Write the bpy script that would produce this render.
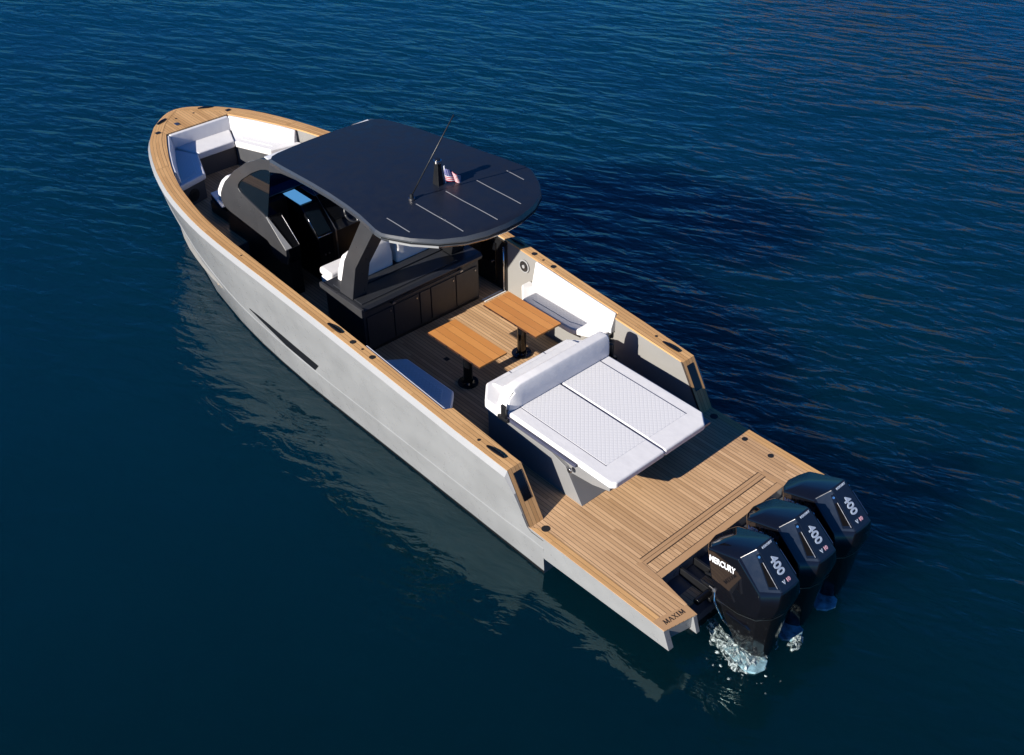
import bpy, bmesh, math, random
from mathutils import Vector, Matrix
R = math.radians
for o in list(bpy.data.objects): bpy.data.objects.remove(o)
scene = bpy.context.scene
COL = scene.collection

# ------------------------------------------------------------------ camera
cam_d = bpy.data.cameras.new('camera'); cam = bpy.data.objects.new('camera', cam_d); COL.objects.link(cam)
scene.camera = cam
cam_d.sensor_width = 36.0; cam_d.lens = 39.685; cam_d.clip_start = 0.1; cam_d.clip_end = 4000
yaw, pitch, roll = -0.73424, 0.65421, -0.00628
d = Vector((math.cos(pitch)*math.cos(yaw), math.cos(pitch)*math.sin(yaw), -math.sin(pitch)))
r_ = d.cross(Vector((0, 0, 1))).normalized(); u_ = r_.cross(d)
c_, s_ = math.cos(roll), math.sin(roll)
rr, uu = c_*r_ + s_*u_, -s_*r_ + c_*u_
M = Matrix((rr, uu, -d)).transposed().to_4x4(); M.translation = Vector((-5.619, 9.555, 11.826))
cam.matrix_world = M

# ------------------------------------------------------------------ world, sun, exposure
SUN_EL = 24.5
sun_dir = Vector((0.03, 1.0, 0)).normalized()*math.cos(R(SUN_EL)) + Vector((0, 0, math.sin(R(SUN_EL))))
w = bpy.data.worlds.new('World'); scene.world = w; w.use_nodes = True
nt = w.node_tree; nt.nodes.clear()
sky = nt.nodes.new('ShaderNodeTexSky'); sky.sky_type = 'NISHITA'; sky.sun_disc = False
sky.sun_elevation = R(SUN_EL); sky.sun_rotation = math.atan2(sun_dir.x, sun_dir.y)
sky.air_density = 1.0; sky.dust_density = 0.3; sky.ozone_density = 6.0
bg = nt.nodes.new('ShaderNodeBackground'); bg.inputs['Strength'].default_value = 0.05
wo = nt.nodes.new('ShaderNodeOutputWorld')
tint = nt.nodes.new('ShaderNodeMix'); tint.data_type = 'RGBA'; tint.blend_type = 'MULTIPLY'; tint.inputs[0].default_value = 1.0
tint.inputs[7].default_value = (.15, .57, 1.04, 1)      # clear deep blue autumn sky
nt.links.new(sky.outputs[0], tint.inputs[6]); nt.links.new(tint.outputs[2], bg.inputs[0]); nt.links.new(bg.outputs[0], wo.inputs[0])
sl = bpy.data.lights.new('sun', 'SUN'); sl.energy = 5.0; sl.angle = R(0.53); sl.color = (1.0, 0.93, 0.83)
so = bpy.data.objects.new('sun', sl); COL.objects.link(so)
so.rotation_euler = (-sun_dir).to_track_quat('-Z', 'Y').to_euler(); so.location = (0, 20, 20)
scene.view_settings.view_transform = 'Standard'; scene.view_settings.look = 'None'
scene.view_settings.exposure = 0.68; scene.view_settings.gamma = 1.0
scene.view_settings.use_curve_mapping = False
scene.render.engine = 'CYCLES'
scene.cycles.diffuse_bounces = 1
scene.render.resolution_x = 1024; scene.render.resolution_y = 755

# ------------------------------------------------------------------ materials
class NT:
    def __init__(s, name):
        s.m = bpy.data.materials.new(name); s.m.use_nodes = True
        s.t = s.m.node_tree; s.b = s.t.nodes['Principled BSDF']
    def n(s, typ, **kw):
        nd = s.t.nodes.new(typ)
        for k, v in kw.items(): setattr(nd, k, v)
        return nd
    def l(s, a, b): s.t.links.new(a, b)
    def math(s, op, a, b=None, c=None):
        nd = s.n('ShaderNodeMath', operation=op)
        for i, v in enumerate((a, b, c)):
            if v is None: continue
            if isinstance(v, (int, float)): nd.inputs[i].default_value = v
            else: s.l(v, nd.inputs[i])
        return nd.outputs[0]
    def mix(s, f, a, b, mode='MIX'):
        nd = s.n('ShaderNodeMix', data_type='RGBA', blend_type=mode)
        for sock, v in ((nd.inputs[0], f), (nd.inputs[6], a), (nd.inputs[7], b)):
            if isinstance(v, (int, float)): sock.default_value = v
            elif isinstance(v, tuple): sock.default_value = (*v, 1)
            else: s.l(v, sock)
        return nd.outputs[2]
    def noise(s, vec, scale, detail=4, rough=.55, dist=0):
        nd = s.n('ShaderNodeTexNoise'); nd.inputs['Scale'].default_value = scale
        nd.inputs['Detail'].default_value = detail; nd.inputs['Roughness'].default_value = rough
        nd.inputs['Distortion'].default_value = dist
        if vec is not None: s.l(vec, nd.inputs['Vector'])
        return nd.outputs['Fac']
    def mapping(s, vec, scale=(1, 1, 1), rot=(0, 0, 0)):
        nd = s.n('ShaderNodeMapping'); nd.inputs['Scale'].default_value = scale; nd.inputs['Rotation'].default_value = rot
        s.l(vec, nd.inputs['Vector']); return nd.outputs[0]
    def rng(s, v, a, b, c, e):
        nd = s.n('ShaderNodeMapRange'); s.l(v, nd.inputs[0])
        for i, x in enumerate((a, b, c, e)): nd.inputs[i+1].default_value = x
        return nd.outputs[0]
    def bump(s, h, strength=.3, dist=.01):
        nd = s.n('ShaderNodeBump'); nd.inputs['Strength'].default_value = strength; nd.inputs['Distance'].default_value = dist
        s.l(h, nd.inputs['Height']); s.l(nd.outputs[0], s.b.inputs['Normal'])

def plain(name, col, rough=.5, metal=0, var=.12, vs=3.0, coat=0, bump=0, bs=60, spec=None, det=5):
    k = NT(name); geo = k.n('ShaderNodeNewGeometry').outputs['Position']
    f = k.noise(geo, vs, det)
    lo = tuple(c*(1-var) for c in col); hi = tuple(min(1, c*(1+var)) for c in col)
    k.l(k.mix(k.rng(f, .3, .7, 0, 1), lo, hi), k.b.inputs['Base Color'])
    k.l(k.rng(k.noise(geo, vs*4, 3), .3, .7, max(.02, rough*.85), min(1, rough*1.15)), k.b.inputs['Roughness'])
    k.b.inputs['Metallic'].default_value = metal
    if spec is not None: k.b.inputs['Specular IOR Level'].default_value = spec
    if coat: k.b.inputs['Coat Weight'].default_value = coat; k.b.inputs['Coat Roughness'].default_value = .04
    if bump: k.bump(k.noise(geo, bs, 3), bump, .004)
    return k.m

def teak(name, light, dark, pw=.07, line=.10, caulk=(.035, .025, .02), rough=.62):
    k = NT(name); uv = k.n('ShaderNodeTexCoord').outputs['UV']
    sp = k.n('ShaderNodeSeparateXYZ'); k.l(uv, sp.inputs[0])
    v = k.math('DIVIDE', sp.outputs[1], pw); pid = k.math('FLOOR', v); fr = k.math('FRACT', v)
    # butt joints : each plank broken every ~1.9 m at a random offset
    wn = k.n('ShaderNodeTexWhiteNoise', noise_dimensions='1D'); k.l(pid, wn.inputs['W'])
    seg = k.math('FLOOR', k.math('ADD', k.math('DIVIDE', sp.outputs[0], 1.9), k.math('MULTIPLY', wn.outputs['Value'], 5)))
    wn2 = k.n('ShaderNodeTexWhiteNoise', noise_dimensions='2D')
    cb = k.n('ShaderNodeCombineXYZ'); k.l(pid, cb.inputs[0]); k.l(seg, cb.inputs[1]); k.l(cb.outputs[0], wn2.inputs['Vector'])
    cb2 = k.n('ShaderNodeCombineXYZ'); k.l(k.math('MULTIPLY', sp.outputs[0], 3), cb2.inputs[0])
    k.l(k.math('MULTIPLY', sp.outputs[1], 60), cb2.inputs[1]); k.l(k.math('MULTIPLY', wn2.outputs['Value'], 40), cb2.inputs[2])
    grain = k.noise(cb2.outputs[0], 1.0, 5, .6)
    blot = k.noise(k.n('ShaderNodeNewGeometry').outputs['Position'], 1.3, 4)
    f = k.math('ADD', k.math('MULTIPLY', wn2.outputs['Value'], .55), k.math('ADD', k.math('MULTIPLY', grain, .45), k.math('MULTIPLY', k.math('SUBTRACT', blot, .5), .5)))
    col = k.mix(k.rng(f, .1, .95, 0, 1), dark, light)
    isl = k.math('LESS_THAN', fr, line)
    k.l(k.mix(isl, col, caulk), k.b.inputs['Base Color'])
    k.l(k.rng(grain, .3, .7, rough-.08, rough+.1), k.b.inputs['Roughness'])
    k.bump(k.math('SUBTRACT', k.math('MULTIPLY', grain, .25), isl), .25, .003)
    return k.m

def quilt(name, col, size=.058):
    k = NT(name); uv = k.n('ShaderNodeTexCoord').outputs['UV']
    m1 = k.mapping(uv, (1/size, 1/size, 1), (0, 0, R(45)))
    sp = k.n('ShaderNodeSeparateXYZ'); k.l(m1, sp.inputs[0])
    def tri(x): return k.math('ABSOLUTE', k.math('SUBTRACT', k.math('FRACT', x), .5))
    a = k.math('MAXIMUM', tri(sp.outputs[0]), tri(sp.outputs[1]))
    h = k.rng(a, .30, .5, 1, 0)
    k.l(k.mix(k.rng(a, .43, .5, 0, 1), col, tuple(c*.86 for c in col)), k.b.inputs['Base Color'])
    k.b.inputs['Roughness'].default_value = .5
    k.bump(h, .22, .005)
    return k.m

def vinyl(name, col):
    k = NT(name); geo = k.n('ShaderNodeNewGeometry').outputs['Position']
    f = k.noise(geo, 5, 4)
    k.l(k.mix(k.rng(f, .3, .7, 0, 1), tuple(c*.94 for c in col), col), k.b.inputs['Base Color'])
    k.b.inputs['Roughness'].default_value = .46
    k.bump(k.math('ADD', k.noise(geo, 6, 3), k.math('MULTIPLY', k.noise(geo, 220, 2), .08)), .16, .025)
    return k.m

MAT = {}
MAT['teak_deck'] = teak('teak_deck', (.70, .45, .25), (.44, .26, .13), pw=.063, line=.10)
MAT['teak_gunwale'] = teak('teak_gunwale', (.72, .43, .19), (.46, .25, .095), pw=.064, line=.07)
MAT['teak_table'] = teak('teak_table', (.70, .31, .085), (.52, .205, .05), pw=.1425, line=.03, caulk=(.06, .022, .01), rough=.42)
MAT['teak_board'] = teak('teak_board', (.52, .32, .17), (.40, .235, .12), pw=.4, line=.006)
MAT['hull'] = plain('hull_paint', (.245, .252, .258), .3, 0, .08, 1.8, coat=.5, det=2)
MAT['band'] = plain('band_paint', (.32, .325, .33), .3, 0, .03, 1, coat=.3)
MAT['boot'] = plain('boot_stripe', (.006, .0065, .008), .4)
MAT['gelcoat'] = plain('grey_gelcoat', (.255, .25, .24), .4, 0, .03, 2)
MAT['dark_gelcoat'] = plain('charcoal_gelcoat', (.07, .073, .082), .42, 0, .06, 2)
MAT['lounge_shell'] = plain('lounge_shell_paint', (.21, .212, .215), .38, 0, .03, 2)
MAT['roof'] = plain('roof_paint', (.010, .0135, .024), .44, 0, .06, 1.6, bump=.08, bs=90)
MAT['roof_edge'] = plain('roof_edge_paint', (.04, .047, .06), .3, 0, .06, 2, coat=.3)
MAT['roof_rim'] = plain('roof_rim_grey', (.055, .062, .073), .3, 0, .04, 2, coat=.3)
MAT['arch'] = plain('arch_carbon_grey', (.040, .041, .045), .32, 0, .10, 2.5)
MAT['black'] = plain('satin_black', (.010, .0105, .012), .35, 0, .15, 3)
MAT['gloss'] = plain('gloss_black', (.005, .0055, .007), .12, 0, .1, 3)
MAT['bar'] = plain('bar_charcoal', (.026, .027, .031), .5, 0, .06, 3)
MAT['bar_top'] = plain('bar_top_charcoal', (.022, .024, .029), .42, 0, .03, 3)
MAT['rubber'] = plain('black_rubber', (.012, .012, .013), .6)
MAT['void'] = plain('vent_black', (.003, .003, .004), .95, spec=.05)
MAT['chrome'] = plain('polished_steel', (.72, .70, .70), .12, 1, .03, 4)
MAT['steel'] = plain('brushed_steel', (.42, .41, .41), .34, 1, .06, 8)
MAT['white'] = vinyl('white_vinyl', (.80, .79, .795))
MAT['quilt'] = quilt('quilted_vinyl', (.76, .755, .765))
MAT['seam'] = plain('navy_piping', (.05, .055, .10), .6)
MAT['letter'] = plain('lettering_white', (.78, .80, .84), .4, 0, .02)
MAT['letter_grey'] = plain('lettering_pale_blue', (.42, .50, .62), .4, 0, .02)
MAT['letter_red'] = plain('lettering_red', (.58, .34, .42), .4, 0, .02)
MAT['letter_dark'] = plain('lettering_dark', (.03, .02, .015), .6, 0, .02)
MAT['cowl'] = plain('cowl_black', (.004, .0042, .006), .05, 0, .1, 3, coat=.5)
MAT['cowl_panel'] = plain('cowl_panel_blue_black', (.010, .016, .028), .2, 0, .1, 3, coat=.4)
MAT['motor_leg'] = plain('motor_leg_black', (.005, .005, .006), .14, 0, .1, 6, coat=.3)
MAT['gearcase'] = plain('gearcase_silver', (.22, .38, .44), .3, 0, .65, 9, bump=.7, bs=18)

def glass_mat(nm='tinted_glass', fac=.72, tc=(.25, .35, .45, 1)):
    k = NT(nm); k.b.inputs['Base Color'].default_value = (.006, .012, .02, 1)
    k.b.inputs['Roughness'].default_value = .012; k.b.inputs['IOR'].default_value = 1.6
    tr = k.n('ShaderNodeBsdfTransparent'); tr.inputs[0].default_value = tc
    mx = k.n('ShaderNodeMixShader'); mx.inputs[0].default_value = fac
    k.l(tr.outputs[0], mx.inputs[1]); k.l(k.b.outputs[0], mx.inputs[2])
    k.l(mx.outputs[0], k.t.nodes['Material Output'].inputs[0]); return k.m
MAT['glass'] = glass_mat()

def screen_mat():
    k = NT('display_sky_glow'); k.b.inputs['Base Color'].default_value = (.02, .08, .2, 1); k.b.inputs['Roughness'].default_value = .15
    k.b.inputs['Emission Color'].default_value = (.07, .23, .46, 1); k.b.inputs['Emission Strength'].default_value = .8  # blue emission stands in for the sky mirrored in the display
    return k.m
MAT['screen'] = screen_mat()
MAT['glass_front'] = glass_mat('blue_windshield_glass', .40, (.16, .46, .72, 1))

def flag_mat():
    k = NT('flag_cloth'); uv = k.n('ShaderNodeTexCoord').outputs['UV']
    sp = k.n('ShaderNodeSeparateXYZ'); k.l(uv, sp.inputs[0])
    s = k.math('GREATER_THAN', k.math('FRACT', k.math('ADD', k.math('MULTIPLY', sp.outputs[1], 6.5), .5)), .5)
    st = k.mix(s, (.75, .74, .76), (.55, .02, .05))
    can = k.math('MULTIPLY', k.math('LESS_THAN', sp.outputs[0], .42), k.math('GREATER_THAN', sp.outputs[1], 6/13))
    vo = k.n('ShaderNodeTexVoronoi'); vo.inputs['Scale'].default_value = 16; vo.inputs['Randomness'].default_value = 0; k.l(uv, vo.inputs['Vector'])
    star = k.mix(k.math('LESS_THAN', vo.outputs['Distance'], .22), (.03, .04, .22), (.7, .7, .75))
    k.l(k.mix(can, st, star), k.b.inputs['Base Color']); k.b.inputs['Roughness'].default_value = .8
    return k.m
MAT['flag'] = flag_mat()

def water_mat():
    k = NT('sea_water'); pos = k.n('ShaderNodeNewGeometry').outputs['Position']
    sp = k.n('ShaderNodeSeparateXYZ'); k.l(pos, sp.inputs[0])
    big = k.noise(k.mapping(pos, (.05, .09, 1), (0, 0, R(20))), 1, 3)
    # bluer base colour away from the camera, painting in the stronger sky reflection
    off = k.rng(k.math('ADD', k.math('MULTIPLY', sp.outputs[0], .74), k.math('MULTIPLY', sp.outputs[1], -.67)), -4, 24, 0, 1)
    near_c = k.mix(k.rng(big, .3, .7, 0, 1), (.0004, .0092, .0125), (.0005, .0125, .0185))
    far_c = k.mix(k.rng(big, .3, .7, 0, 1), (.0006, .0255, .056), (.0009, .036, .079))
    k.l(k.mix(off, near_c, far_c), k.b.inputs['Base Color'])
    k.b.inputs['Roughness'].default_value = .03; k.b.inputs['IOR'].default_value = 1.58; k.b.inputs['Specular Tint'].default_value = (.62, 1.0, 1.0, 1)
    k.b.subsurface_method = 'BURLEY'; k.b.inputs['Subsurface Weight'].default_value = 1.0
    k.b.inputs['Subsurface Radius'].default_value = (.5, .9, 1.0); k.b.inputs['Subsurface Scale'].default_value = 6.0
    # ripples : the wind comes over the starboard side, the port side lies in the lee
    def wave(sx, sy, rot, det, dist=.0, rough=.5):
        return k.noise(k.mapping(k.mapping(pos, (1, 1, 1), (0, 0, R(-rot))), (sx, sy, 1)), 1, det, rough, dist)
    lee = k.rng(k.math('ADD', sp.outputs[1], k.math('MULTIPLY', sp.outputs[0], -.30)), -3.6, 2.4, 1, .12)
    w1 = wave(.62, 1.7, 32, 2, .4); w2 = wave(1.5, 3.9, 20, 3, .6); w3 = wave(4, 8, 40, 3)
    swell = wave(.22, .5, 40, 2)
    near = wave(1.0, 2.0, 20, 3, 1.4)
    gust = k.rng(k.noise(k.mapping(pos, (.09, .14, 1)), 1, 2), .35, .65, .55, 1.25)
    lee = k.math('MULTIPLY', lee, gust)
    fine = k.math('ADD', k.math('MULTIPLY', w2, .46), k.math('MULTIPLY', w3, .08))
    h = k.math('ADD', k.math('MULTIPLY', k.math('ADD', w1, fine), lee), k.math('ADD', k.math('MULTIPLY', swell, .45), k.math('MULTIPLY', near, .15)))
    k.bump(h, 1.0, .13)
    return k.m
MAT['water'] = water_mat()

def foam_mat():
    k = NT('churned_foam'); pos = k.n('ShaderNodeNewGeometry').outputs['Position']
    f = k.noise(k.mapping(pos, (1, 1, 1)), 13, 7, .72, 1.2)
    k.l(k.mix(k.rng(f, .38, .62, 0, 1), (.03, .10, .12), (.62, .72, .72)), k.b.inputs['Base Color'])
    k.b.inputs['Roughness'].default_value = .25
    k.bump(f, .9, .05)
    tr = k.n('ShaderNodeBsdfTransparent'); mx = k.n('ShaderNodeMixShader')
    k.l(k.rng(f, .42, .60, 0, .95), mx.inputs[0]); k.l(tr.outputs[0], mx.inputs[1]); k.l(k.b.outputs[0], mx.inputs[2])
    k.l(mx.outputs[0], k.t.nodes['Material Output'].inputs[0]); return k.m
MAT['foam'] = foam_mat()

# ------------------------------------------------------------------ helpers
def thing(name, label, cat, loc=(0, 0, 0), group=None):
    o = bpy.data.objects.new(name, None); COL.objects.link(o); o.location = loc
    o.empty_display_size = .3; o['label'] = label; o['category'] = cat
    if group: o['group'] = group
    return o
def root_loc(p):
    while p is not None and p.parent is not None: p = p.parent
    return Vector(p.location) if p is not None else Vector((0, 0, 0))
def ob(name, V, F, mat, parent=None, uv=None, smooth=False, bev=0, seg=2, label=None, sub=0, fm=None, mats=None, local=False):
    L = Vector((0, 0, 0)) if local else root_loc(parent)
    me = bpy.data.meshes.new(name); me.from_pydata([tuple(Vector(v)-L) for v in V], [], F)
    for m in (mats or [mat]): me.materials.append(MAT[m] if isinstance(m, str) else m)
    if fm:
        for i, p in enumerate(me.polygons): p.material_index = fm[i]
    lay = me.uv_layers.new(name='UVMap')
    for p in me.polygons:
        for li in p.loop_indices:
            vi = me.loops[li].vertex_index
            lay.data[li].uv = uv[vi] if uv else (V[vi][0], V[vi][1])
    bm = bmesh.new(); bm.from_mesh(me); bmesh.ops.recalc_face_normals(bm, faces=bm.faces); bm.to_mesh(me); bm.free()
    if smooth:
        for p in me.polygons: p.use_smooth = True
    o = bpy.data.objects.new(name, me); COL.objects.link(o)
    if parent: o.parent = parent
    if bev:
        b = o.modifiers.new('bevel', 'BEVEL'); b.width = bev; b.segments = seg; b.limit_method = 'ANGLE'; b.angle_limit = R(28)
        if smooth or seg > 1:
            for p in me.polygons: p.use_smooth = True
            b.harden_normals = True
    if sub:
        s = o.modifiers.new('sub', 'SUBSURF'); s.levels = sub; s.render_levels = sub
    if label: o['label'] = label
    return o
def prism(name, poly, a, b, axis, mat, parent, **kw):
    """polygon extruded along axis ('z': poly is xy, 'y': poly is xz, 'x': poly is yz)"""
    def P(p, t):
        return {'z': (p[0], p[1], t), 'y': (p[0], t, p[1]), 'x': (t, p[0], p[1])}[axis]
    n = len(poly); V = [P(p, a) for p in poly]+[P(p, b) for p in poly]
    F = [list(range(n))[::-1], list(range(n, 2*n))]+[[i, (i+1) % n, n+(i+1) % n, n+i] for i in range(n)]
    return ob(name, V, F, mat, parent, **kw)
def box(name, x0, x1, y0, y1, z0, z1, mat, parent, **kw):
    return prism(name, [(x0, y0), (x1, y0), (x1, y1), (x0, y1)], z0, z1, 'z', mat, parent, **kw)
def cyl_data(p0, p1, r0, r1=None, n=20):
    r1 = r0 if r1 is None else r1
    p0, p1 = Vector(p0), Vector(p1); ax = (p1-p0).normalized()
    t = Vector((0, 0, 1)) if abs(ax.z) < .9 else Vector((1, 0, 0))
    a = ax.cross(t).normalized(); b = ax.cross(a)
    V = []; F = []
    for p, r in ((p0, r0), (p1, r1)):
        for i in range(n):
            th = 2*math.pi*i/n; V.append(tuple(p+a*r*math.cos(th)+b*r*math.sin(th)))
    F = [[i, (i+1) % n, n+(i+1) % n, n+i] for i in range(n)]+[list(range(n))[::-1], list(range(n, 2*n))]
    return V, F
def cyl(name, p0, p1, r, mat, parent, r1=None, n=20, bev=0, **kw):
    V, F = cyl_data(p0, p1, r, r1, n); return ob(name, V, F, mat, parent, bev=bev, **kw)
def merge(parts):
    V, F = [], []
    for v, f in parts:
        k = len(V); V += list(v); F += [[i+k for i in q] for q in f]
    return V, F
def box_data(x0, x1, y0, y1, z0, z1):
    V = [(x0, y0, z0), (x1, y0, z0), (x1, y1, z0), (x0, y1, z0), (x0, y0, z1), (x1, y0, z1), (x1, y1, z1), (x0, y1, z1)]
    return V, [[3, 2, 1, 0], [4, 5, 6, 7], [0, 1, 5, 4], [1, 2, 6, 5], [2, 3, 7, 6], [3, 0, 4, 7]]
def tube_data(pts, r, n=8):
    pts = [Vector(p) for p in pts]; V = []; F = []
    for i, p in enumerate(pts):
        t = (pts[min(i+1, len(pts)-1)]-pts[max(i-1, 0)]).normalized()
        u = Vector((0, 0, 1)) if abs(t.z) < .9 else Vector((1, 0, 0))
        a = t.cross(u).normalized(); b = t.cross(a)
        for k in range(n):
            th = 2*math.pi*k/n; V.append(tuple(p+a*r*math.cos(th)+b*r*math.sin(th)))
    for i in range(len(pts)-1):
        for k in range(n): F.append([i*n+k, i*n+(k+1) % n, (i+1)*n+(k+1) % n, (i+1)*n+k])
    F += [list(range(n))[::-1], list(range((len(pts)-1)*n, len(pts)*n))]
    return V, F
def tube(name, pts, r, mat, parent, n=8, **kw):
    V, F = tube_data(pts, r, n); return ob(name, V, F, mat, parent, smooth=True, **kw)
def loft(rings, closed=True, cap=True):
    n = len(rings[0]); V = [p for r in rings for p in r]; F = []
    for i in range(len(rings)-1):
        for k in range(n if closed else n-1): F.append([i*n+k, i*n+(k+1) % n, (i+1)*n+(k+1) % n, (i+1)*n+k])
    if cap and closed: F += [list(range(n))[::-1], list(range((len(rings)-1)*n, len(rings)*n))]
    return V, F
def interp(x, T):
    if x <= T[0][0]: return T[0][1]
    for (a, va), (b, vb) in zip(T[:-1], T[1:]):
        if x <= b: return va+(vb-va)*(x-a)/(b-a)
    return T[-1][1]
def text(name, s, size, origin, right, up, mat, parent, depth=.003, extra=None, sx=1.0, bold=0):
    cu = bpy.data.curves.new(name, 'FONT'); cu.body = s; cu.size = size; cu.extrude = depth; cu.offset = bold
    cu.align_x = 'CENTER'; cu.align_y = 'CENTER'; cu.resolution_u = 4
    tmp = bpy.data.objects.new('tmp', cu); COL.objects.link(tmp)
    bpy.context.view_layer.update()
    me = bpy.data.meshes.new_from_object(tmp.evaluated_get(bpy.context.evaluated_depsgraph_get()))
    bpy.data.objects.remove(tmp); bpy.data.curves.remove(cu)
    right = Vector(right).normalized(); up = Vector(up); up = (up-right*up.dot(right)).normalized(); nn = right.cross(up)
    mt = Matrix((right*sx, up, nn)).transposed().to_4x4(); mt.translation = Vector(origin)-root_loc(parent)
    me.transform(mt); me.name = name
    me.materials.clear(); me.materials.append(MAT[mat])
    o = bpy.data.objects.new(name, me); COL.objects.link(o); o.parent = parent
    return o

# ------------------------------------------------------------------ water
def structure(o): o['kind'] = 'structure'; return o
S = 1500
structure(ob('sea', [(-S, -S, 0), (S, -S, 0), (S, S, 0), (-S, S, 0)], [[0, 1, 2, 3]], 'water'))

def rock_mat():
    k = NT('dry_hillside'); pos = k.n('ShaderNodeNewGeometry').outputs['Position']
    f = k.noise(pos, .05, 6, .65); g = k.noise(pos, .3, 4)
    k.l(k.mix(k.rng(f, .42, .58, 0, 1), (.10, .06, .038), k.mix(k.rng(g, .4, .6, 0, 1), (.035, .04, .022), (.09, .06, .04))), k.b.inputs['Base Color'])
    k.b.inputs['Roughness'].default_value = .9; return k.m
MAT['rock'] = rock_mat()
from mathutils import noise as mnoise
V, F = [], []
NA, NR = 70, 14
for i in range(NA+1):
    az = R(-92+i*.55)
    for j in range(NR+1):
        t = j/NR; dist = 260+170*t
        p = Vector((dist*math.cos(az), dist*math.sin(az), 0))
        e = mnoise.fractal(p*.012, 1.0, 2.1, 5); env = math.sin(math.pi*min(1, i/NA*1.0))**.5
        V.append((p.x+6*mnoise.noise(p*.05), p.y, -3+env*(40*t**.8)*(1+.55*e)*(1 if j < NR else .98)))
for i in range(NA):
    for j in range(NR): a = i*(NR+1)+j; F.append([a, a+1, a+NR+2, a+NR+1])
structure(ob('hills', V, F, 'rock'))

# ------------------------------------------------------------------ boat tables (x aft -> bow)
YO = [(2.0, 1.93), (2.92, 1.945), (4, 1.975), (5.25, 1.99), (6.85, 2.015), (8.4, 2.03), (9.5, 2.045), (10.3, 2.045), (10.75, 2.03), (11.3, 1.985),
      (11.9, 1.905), (12.45, 1.80), (13.03, 1.645), (13.45, 1.50), (13.85, 1.345), (14.27, 1.145), (14.5, 1.005), (14.86, .74), (15.1, .48), (15.22, .32), (15.31, .16), (15.34, 0)]
YI = [(2.4, 1.695), (4.36, 1.695), (4.42, 1.822), (6.3, 1.825), (8, 1.842), (9.99, 1.842), (10.6, 1.824), (11.13, 1.783), (11.66, 1.70), (12.19, 1.60), (12.66, 1.48),
      (13.25, 1.26), (13.8, 1.02), (14.43, .70)]
ZG = [(2.0, 1.40), (2.92, 1.46), (4, 1.535), (5.25, 1.62), (6.85, 1.735), (7.26, 1.76), (9, 1.85), (10.5, 1.915), (12.44, 1.98), (13.85, 2.015), (15.34, 2.04)]
YW = [(2.0, 1.93), (7.5, 1.93), (8.2, 1.92), (9.28, 1.87), (10.3, 1.77), (11.57, 1.56), (12.2, 1.38), (12.9, 1.19), (13.56, .98), (14.3, .64), (14.9, .32), (15.25, .10), (15.34, .03)]
ZC = [(2.0, .50), (7.6, .55), (9.9, .66), (11, .84), (11.6, 1.0), (12.3, 1.2), (13.2, 1.42), (15.34, 1.7)]
yo = lambda x: interp(x, YO); yi = lambda x: interp(x, YI); zg = lambda x: interp(x, ZG); yw = lambda x: interp(x, YW)
DECK = .70; FDECK = 1.20

boat = thing('motorboat', 'long grey open motorboat with teak decks and black hardtop floating on dark blue water', 'motorboat', (7.0, 0, 0))

# hull ------------------------------------------------------------
xs = [2.18, 2.3, 2.42, 2.5, 2.6, 2.75, 2.92, 3.2, 3.6, 4, 4.6, 5.25, 6, 6.85, 7.26, 8, 8.8, 9.5, 10, 10.4, 10.8, 11.2, 11.6, 12, 12.4, 12.8, 13.2, 13.6, 13.95, 14.27, 14.5, 14.7, 14.86, 15.0, 15.1, 15.22, 15.31, 15.34]
def ztop(x): return interp(x, [(2.49, .66), (2.5, .70), (2.92, 1.46)]) if x < 2.92 else 9
def section(x):
    a, b, z, zc = yo(x), yw(x), zg(x), interp(x, ZC)
    t = min(1, b/.5)
    bw = .055*min(1, a/.3)
    if x < 2.92: bw *= interp(x, [(2.5, .3), (2.92, 1)])
    zb = z-.095
    def yl(zz): return b+(a+bw-b)*(zz/zb)
    out = .03 if x > 8 else .02
    knee = (yl(zc)+out*t, zc)
    zgr = z-.34
    P = [(0.0, -.55*t-.02), (b*.85, -.3*t), (b, 0.0), (b+(knee[0]-b)*.12, .055), knee, (knee[0]-.006, knee[1]+.02),
         (yl(zgr)+.002, zgr-.012), (yl(zgr)+.014, zgr), (a+bw, zb), (a+bw-.012, zb+.014), (a+.002, z-.012)]
    zt = ztop(x)
    return [(max(y, 0.0), min(zz, zt)) for y, zz in P]
rings = []
for x in xs:
    s = section(x)
    rings.append([(x, y, z) for y, z in s[::-1]]+[(x, -y, z) for y, z in s[1:]])
V, F = loft(rings, closed=False, cap=False)
n = len(rings[0]); fm = []
for i in range(len(rings)-1):
    for k in range(n-1):
        kk = k if k < n//2 else n-2-k
        fm.append(1 if kk >= 7 else (2 if kk <= 1 else 0))
F.append(list(range(n))); fm.append(0)
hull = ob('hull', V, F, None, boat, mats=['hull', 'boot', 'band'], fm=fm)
for p in hull.data.polygons: p.use_smooth = True
m_ = hull.modifiers.new('split', 'EDGE_SPLIT'); m_.split_angle = R(12)

# hull side vents (dark slots)
for sgn in (1, -1):
    pts = [(9.62, .815), (9.56, .835), (8.9, .84), (7.46, .765), (7.60, .60), (8.45, .635), (9.2, .755)]
    def ys(x, z):
        a, b = yo(x)+.055, yw(x); return b+(a-b)*(z/(zg(x)-.095))
    a = [(x, sgn*(ys(x, z)+.022), z) for x, z in pts]; b = [(x, sgn*(ys(x, z)-.05), z) for x, z in pts]
    nn_ = len(pts)
    ob('hull_vent', a+b, [list(range(nn_)), list(range(nn_, 2*nn_))]+[[i, (i+1) % nn_, nn_+(i+1) % nn_, nn_+i] for i in range(nn_)], 'boot', boat)

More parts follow.
